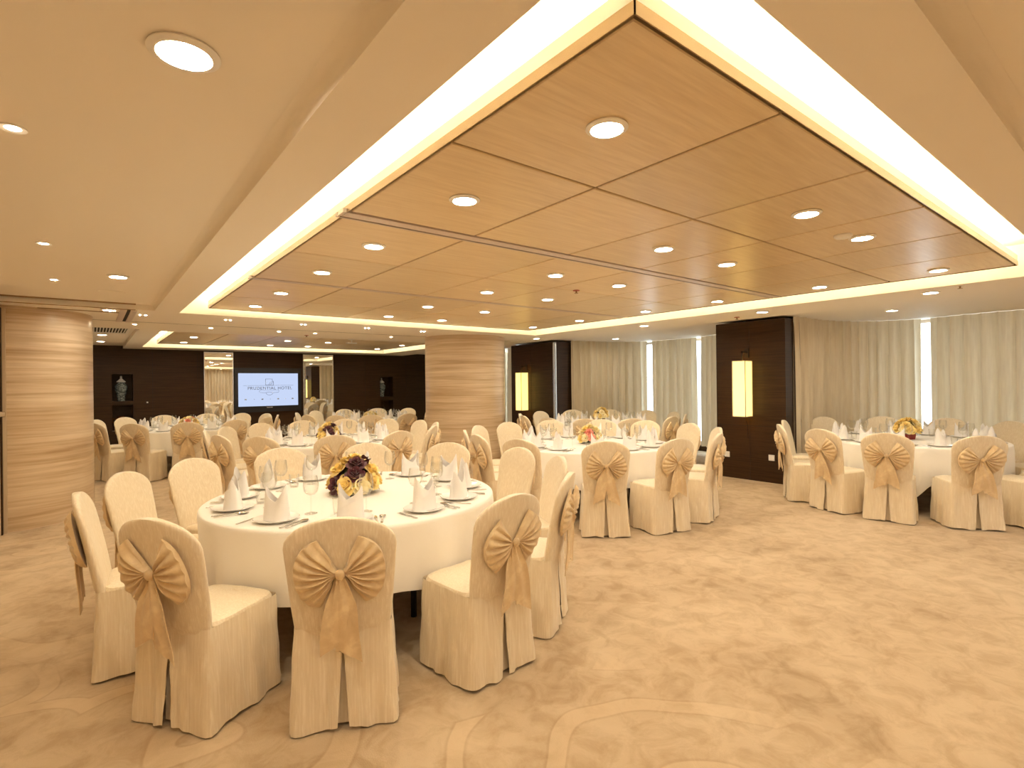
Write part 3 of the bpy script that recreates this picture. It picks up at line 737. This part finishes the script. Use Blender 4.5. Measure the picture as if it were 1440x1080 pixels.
# ------------------------------------------------------------------ tables
def cloth_mesh(R, seed, corner):
    r = random.Random(seed); n_ = 144; ph = [r.uniform(0, 6.28) for _ in range(5)]; rs = []
    prof = [(0.02, .752), (R * .5, .752), (R * .9, .752), (R - .022, .752), (R - .010, .750), (R - .003, .745), (R, .737), (R + .001, .725)]
    for rr, z in prof: rs.append([(rr * cos(2 * pi * j / n_), rr * sin(2 * pi * j / n_), z) for j in range(n_)])
    for i in range(1, 11):
        t_ = i / 10; row = []
        for j in range(n_):
            a = 2 * pi * j / n_; hem = .36 - corner * max(0, cos(4 * (a - ph[0]))) ** 5 + .015 * sin(9 * a + ph[1])
            z = .725 + (hem - .725) * t_; amp = .021 * t_ ** .45
            rr = R - .012 * t_ + amp * (.7 * sin(15 * a + ph[1] + .8 * sin(3 * a + ph[2])) + .3 * sin(27 * a + ph[3])) 
            row.append((rr * cos(a), rr * sin(a), z))
        rs.append(row)
    return B().rings(rs, True, True, False).mesh('tablecloth', M['cloth'])
leg_me = B().tube([(0, 0, 0), (0, 0, .70)], .02).mesh('leg', M['black'])
TABLES = [
    # words, centre, cloth radius, chair radius (rear of back), chair bearings (or bearing, radius), detail
    ('front rose table', (1.435, 3.58), .95, 1.41, [177, 149, 123, 94, 64, 33, 1, -24, -53, -81, (-114, 1.405), -146], 2),
    ('screen table', (2.60, 7.42), .95, 1.42, [-164, -139, -107, -76, -46, -20, 5, 33, 61, 87, 112, 138, 166], 2),
    ('jar niche table', (1.42, 11.50), .95, 1.42, [-155, -127, -98, -70, -42, -14, 15, 43, 70, 100, 128, 155], 1),
    ('mirror table', (4.75, 11.0), .95, 1.42, [-166, -138, -112, -85, -58, -30, 0, 30, 60, 90, 120, 152], 1),
    ('open carpet table', (4.86, 4.60), .97, 1.46, [-131, -103, -74, -44, -17, 11, 37, 66, 94, 120, 146, 170, -164], 2),
    ('bay window table', (7.30, 6.65), .95, 1.40, [-172, -146, -118, -87, -57, -27, 3, 34, 66, 97, 131, 161], 1),
    ('corner table', (8.03, 2.17), .97, 1.46, [-172, -143, -114, -86, -58, -30, -2, 27, (60, 1.40), (104, 1.32), (138.5, 1.46, -12), 164], 2),
]
COVER = ('champagne satin', 'champagne satin')
def order(items):       # items: (x, y, idx); splits into bow-side and far-side rows, each counted from the left as seen
    near = sorted([q for q in items if q[3] > 0], key=lambda q: q[4]); far = sorted([q for q in items if q[3] <= 0], key=lambda q: q[4])
    w_ = {}
    for nm, row in (('near', near), ('far', far)):
        for i, q in enumerate(row): w_[q[2]] = (nm, ORD[i])
    return w_
for ti, (key, (cx, cy), R, rch, angs, detail) in enumerate(TABLES):
    t = thing('banquet_table', 'round banquet table under the white cloth, the ' + key, 'table', (cx, cy, 0), 0, 'round banquet tables')
    part('tabletop', B().lathe([(0, .715), (R - .02, .715), (R - .015, .73), (R - .02, .745), (0, .745)], 64), M['stemtape'], t)
    for k in range(4):
        o = new('leg', leg_me, t, (.5 * cos(k * pi / 2 + .4), .5 * sin(k * pi / 2 + .4), 0))
    cl = new('tablecloth', cloth_mesh(R, ti, .17 if ti in (4, 6) else .05), None, (cx, cy, 0))
    tag(cl, 'white cloth draped over the ' + key, 'tablecloth', 'white round tablecloths')
    items = []
    for i, a in enumerate(angs):
        a, rr_ = a[:2] if isinstance(a, tuple) else (a, rch); a = radians(a); ox, oy = cos(a), sin(a); px, py = cx + rr_ * ox, cy + rr_ * oy
        vis = -(ox * px + oy * py); items.append((px, py, i, vis, pu(px, py)))
    wd = order(items)
    for i, ad in enumerate(angs):
        tw = ad[2] if isinstance(ad, tuple) and len(ad) > 2 else 0; ad, rr_ = ad[:2] if isinstance(ad, tuple) else (ad, rch); a = radians(ad); ox, oy = cos(a), sin(a); side, nth = wd[i]; jit = random.uniform(-3, 3) + tw
        face = 'showing its bow' if side == 'near' else 'showing its plain front'
        rc = rr_ + YB; chair(cx + rc * ox, cy + rc * oy, a + pi / 2 + radians(jit), 'champagne covered chair %s, %s from left at the %s' % (face, nth, key), 'covered chairs at the ' + key, i + ti * 3)
        rz = a + pi / 2
        def at(rad, off): return (cx + rad * ox - off * oy, cy + rad * oy + off * ox)     # off > 0: to the sitter's right
        wh = '%s from left along the %s edge of the %s' % (nth, side, key)
        x, y_ = at(R - .19, 0); zt = .7525
        tag(new('dinner_plate', plate_me, None, (x, y_, zt)), 'white plate, ' + wh, 'plate', 'plates on the ' + key)
        o = new('napkin', NAP[(i * 3 + ti) % 4], None, (x, y_, zt + .006), rz + random.choice((0, .15, pi, -.2, .7, -.75))); tag(o, 'white standing napkin, ' + wh, 'napkin', 'napkins on the ' + key)
        x, y_ = at(R - .38, .08)
        g = thing('wine_glass', 'clear wine glass, ' + wh, 'glass', (x, y_, zt), 0, 'wine glasses on the ' + key); s_ = 1.08; g.scale = (s_, s_, s_)
        new('bowl', wine_me['bowl'], g); new('stem', wine_me['stem'], g)
        if i % 2 == ti % 2 or detail == 1:
            x, y_ = at(R - .36, -.075); tag(new('tumbler', tum_me, None, (x, y_, zt)), 'clear water tumbler, ' + wh, 'glass', 'tumblers on the ' + key)
        if detail == 2:
            for kd, off in (('fork', -.148), ('knife', .138), ('spoon', .17)):
                x, y_ = at(R - .15 - (.0 if kd != 'spoon' else .01), off)
                tag(new(kd, CUT[kd], None, (x, y_, zt), rz + random.uniform(-.06, .06)), 'steel %s, %s' % (kd, wh), kd, kd + 's on the ' + key)
bouquet(1.435, 3.60, .7525, ['yellow', 'yellow', 'burgundy', 'yellow', 'burgundy', 'yellow', 'paleyellow'], .155, .225, 'yellow and burgundy roses on a white dish on the front rose table', 'dish', 1)
bouquet(2.58, 7.38, .7525, ['yellow', 'burgundy', 'yellow', 'burgundy', 'yellow'], .135, .20, 'yellow and burgundy roses on the table before the screen', 'dish', 2)
bouquet(1.42, 11.5, .7525, ['paleyellow', 'pink', 'yellow'], .15, .15, 'pale yellow and pink roses on the far table by the jar niche', 'dish', 3)
bouquet(4.75, 11.0, .7525, ['paleyellow', 'paleyellow', 'yellow'], .14, .13, 'pale roses on the far table by the wider mirror', 'dish', 4)
bouquet(4.84, 4.58, .7525, ['paleyellow', 'yellow', 'paleyellow', 'pink'], .13, .19, 'pale yellow roses on the table beside the open carpet', 'dish', 5)
bouquet(7.3, 6.63, .7525, ['yellow', 'paleyellow'], .12, .19, 'yellow roses in a beige box on the bay window table', 'box', 6)
bouquet(8.03, 2.17, .7525, ['yellow', 'paleyellow', 'yellow'], .13, .17, 'yellow roses in a dark red vase on the corner table', 'vase', 7)
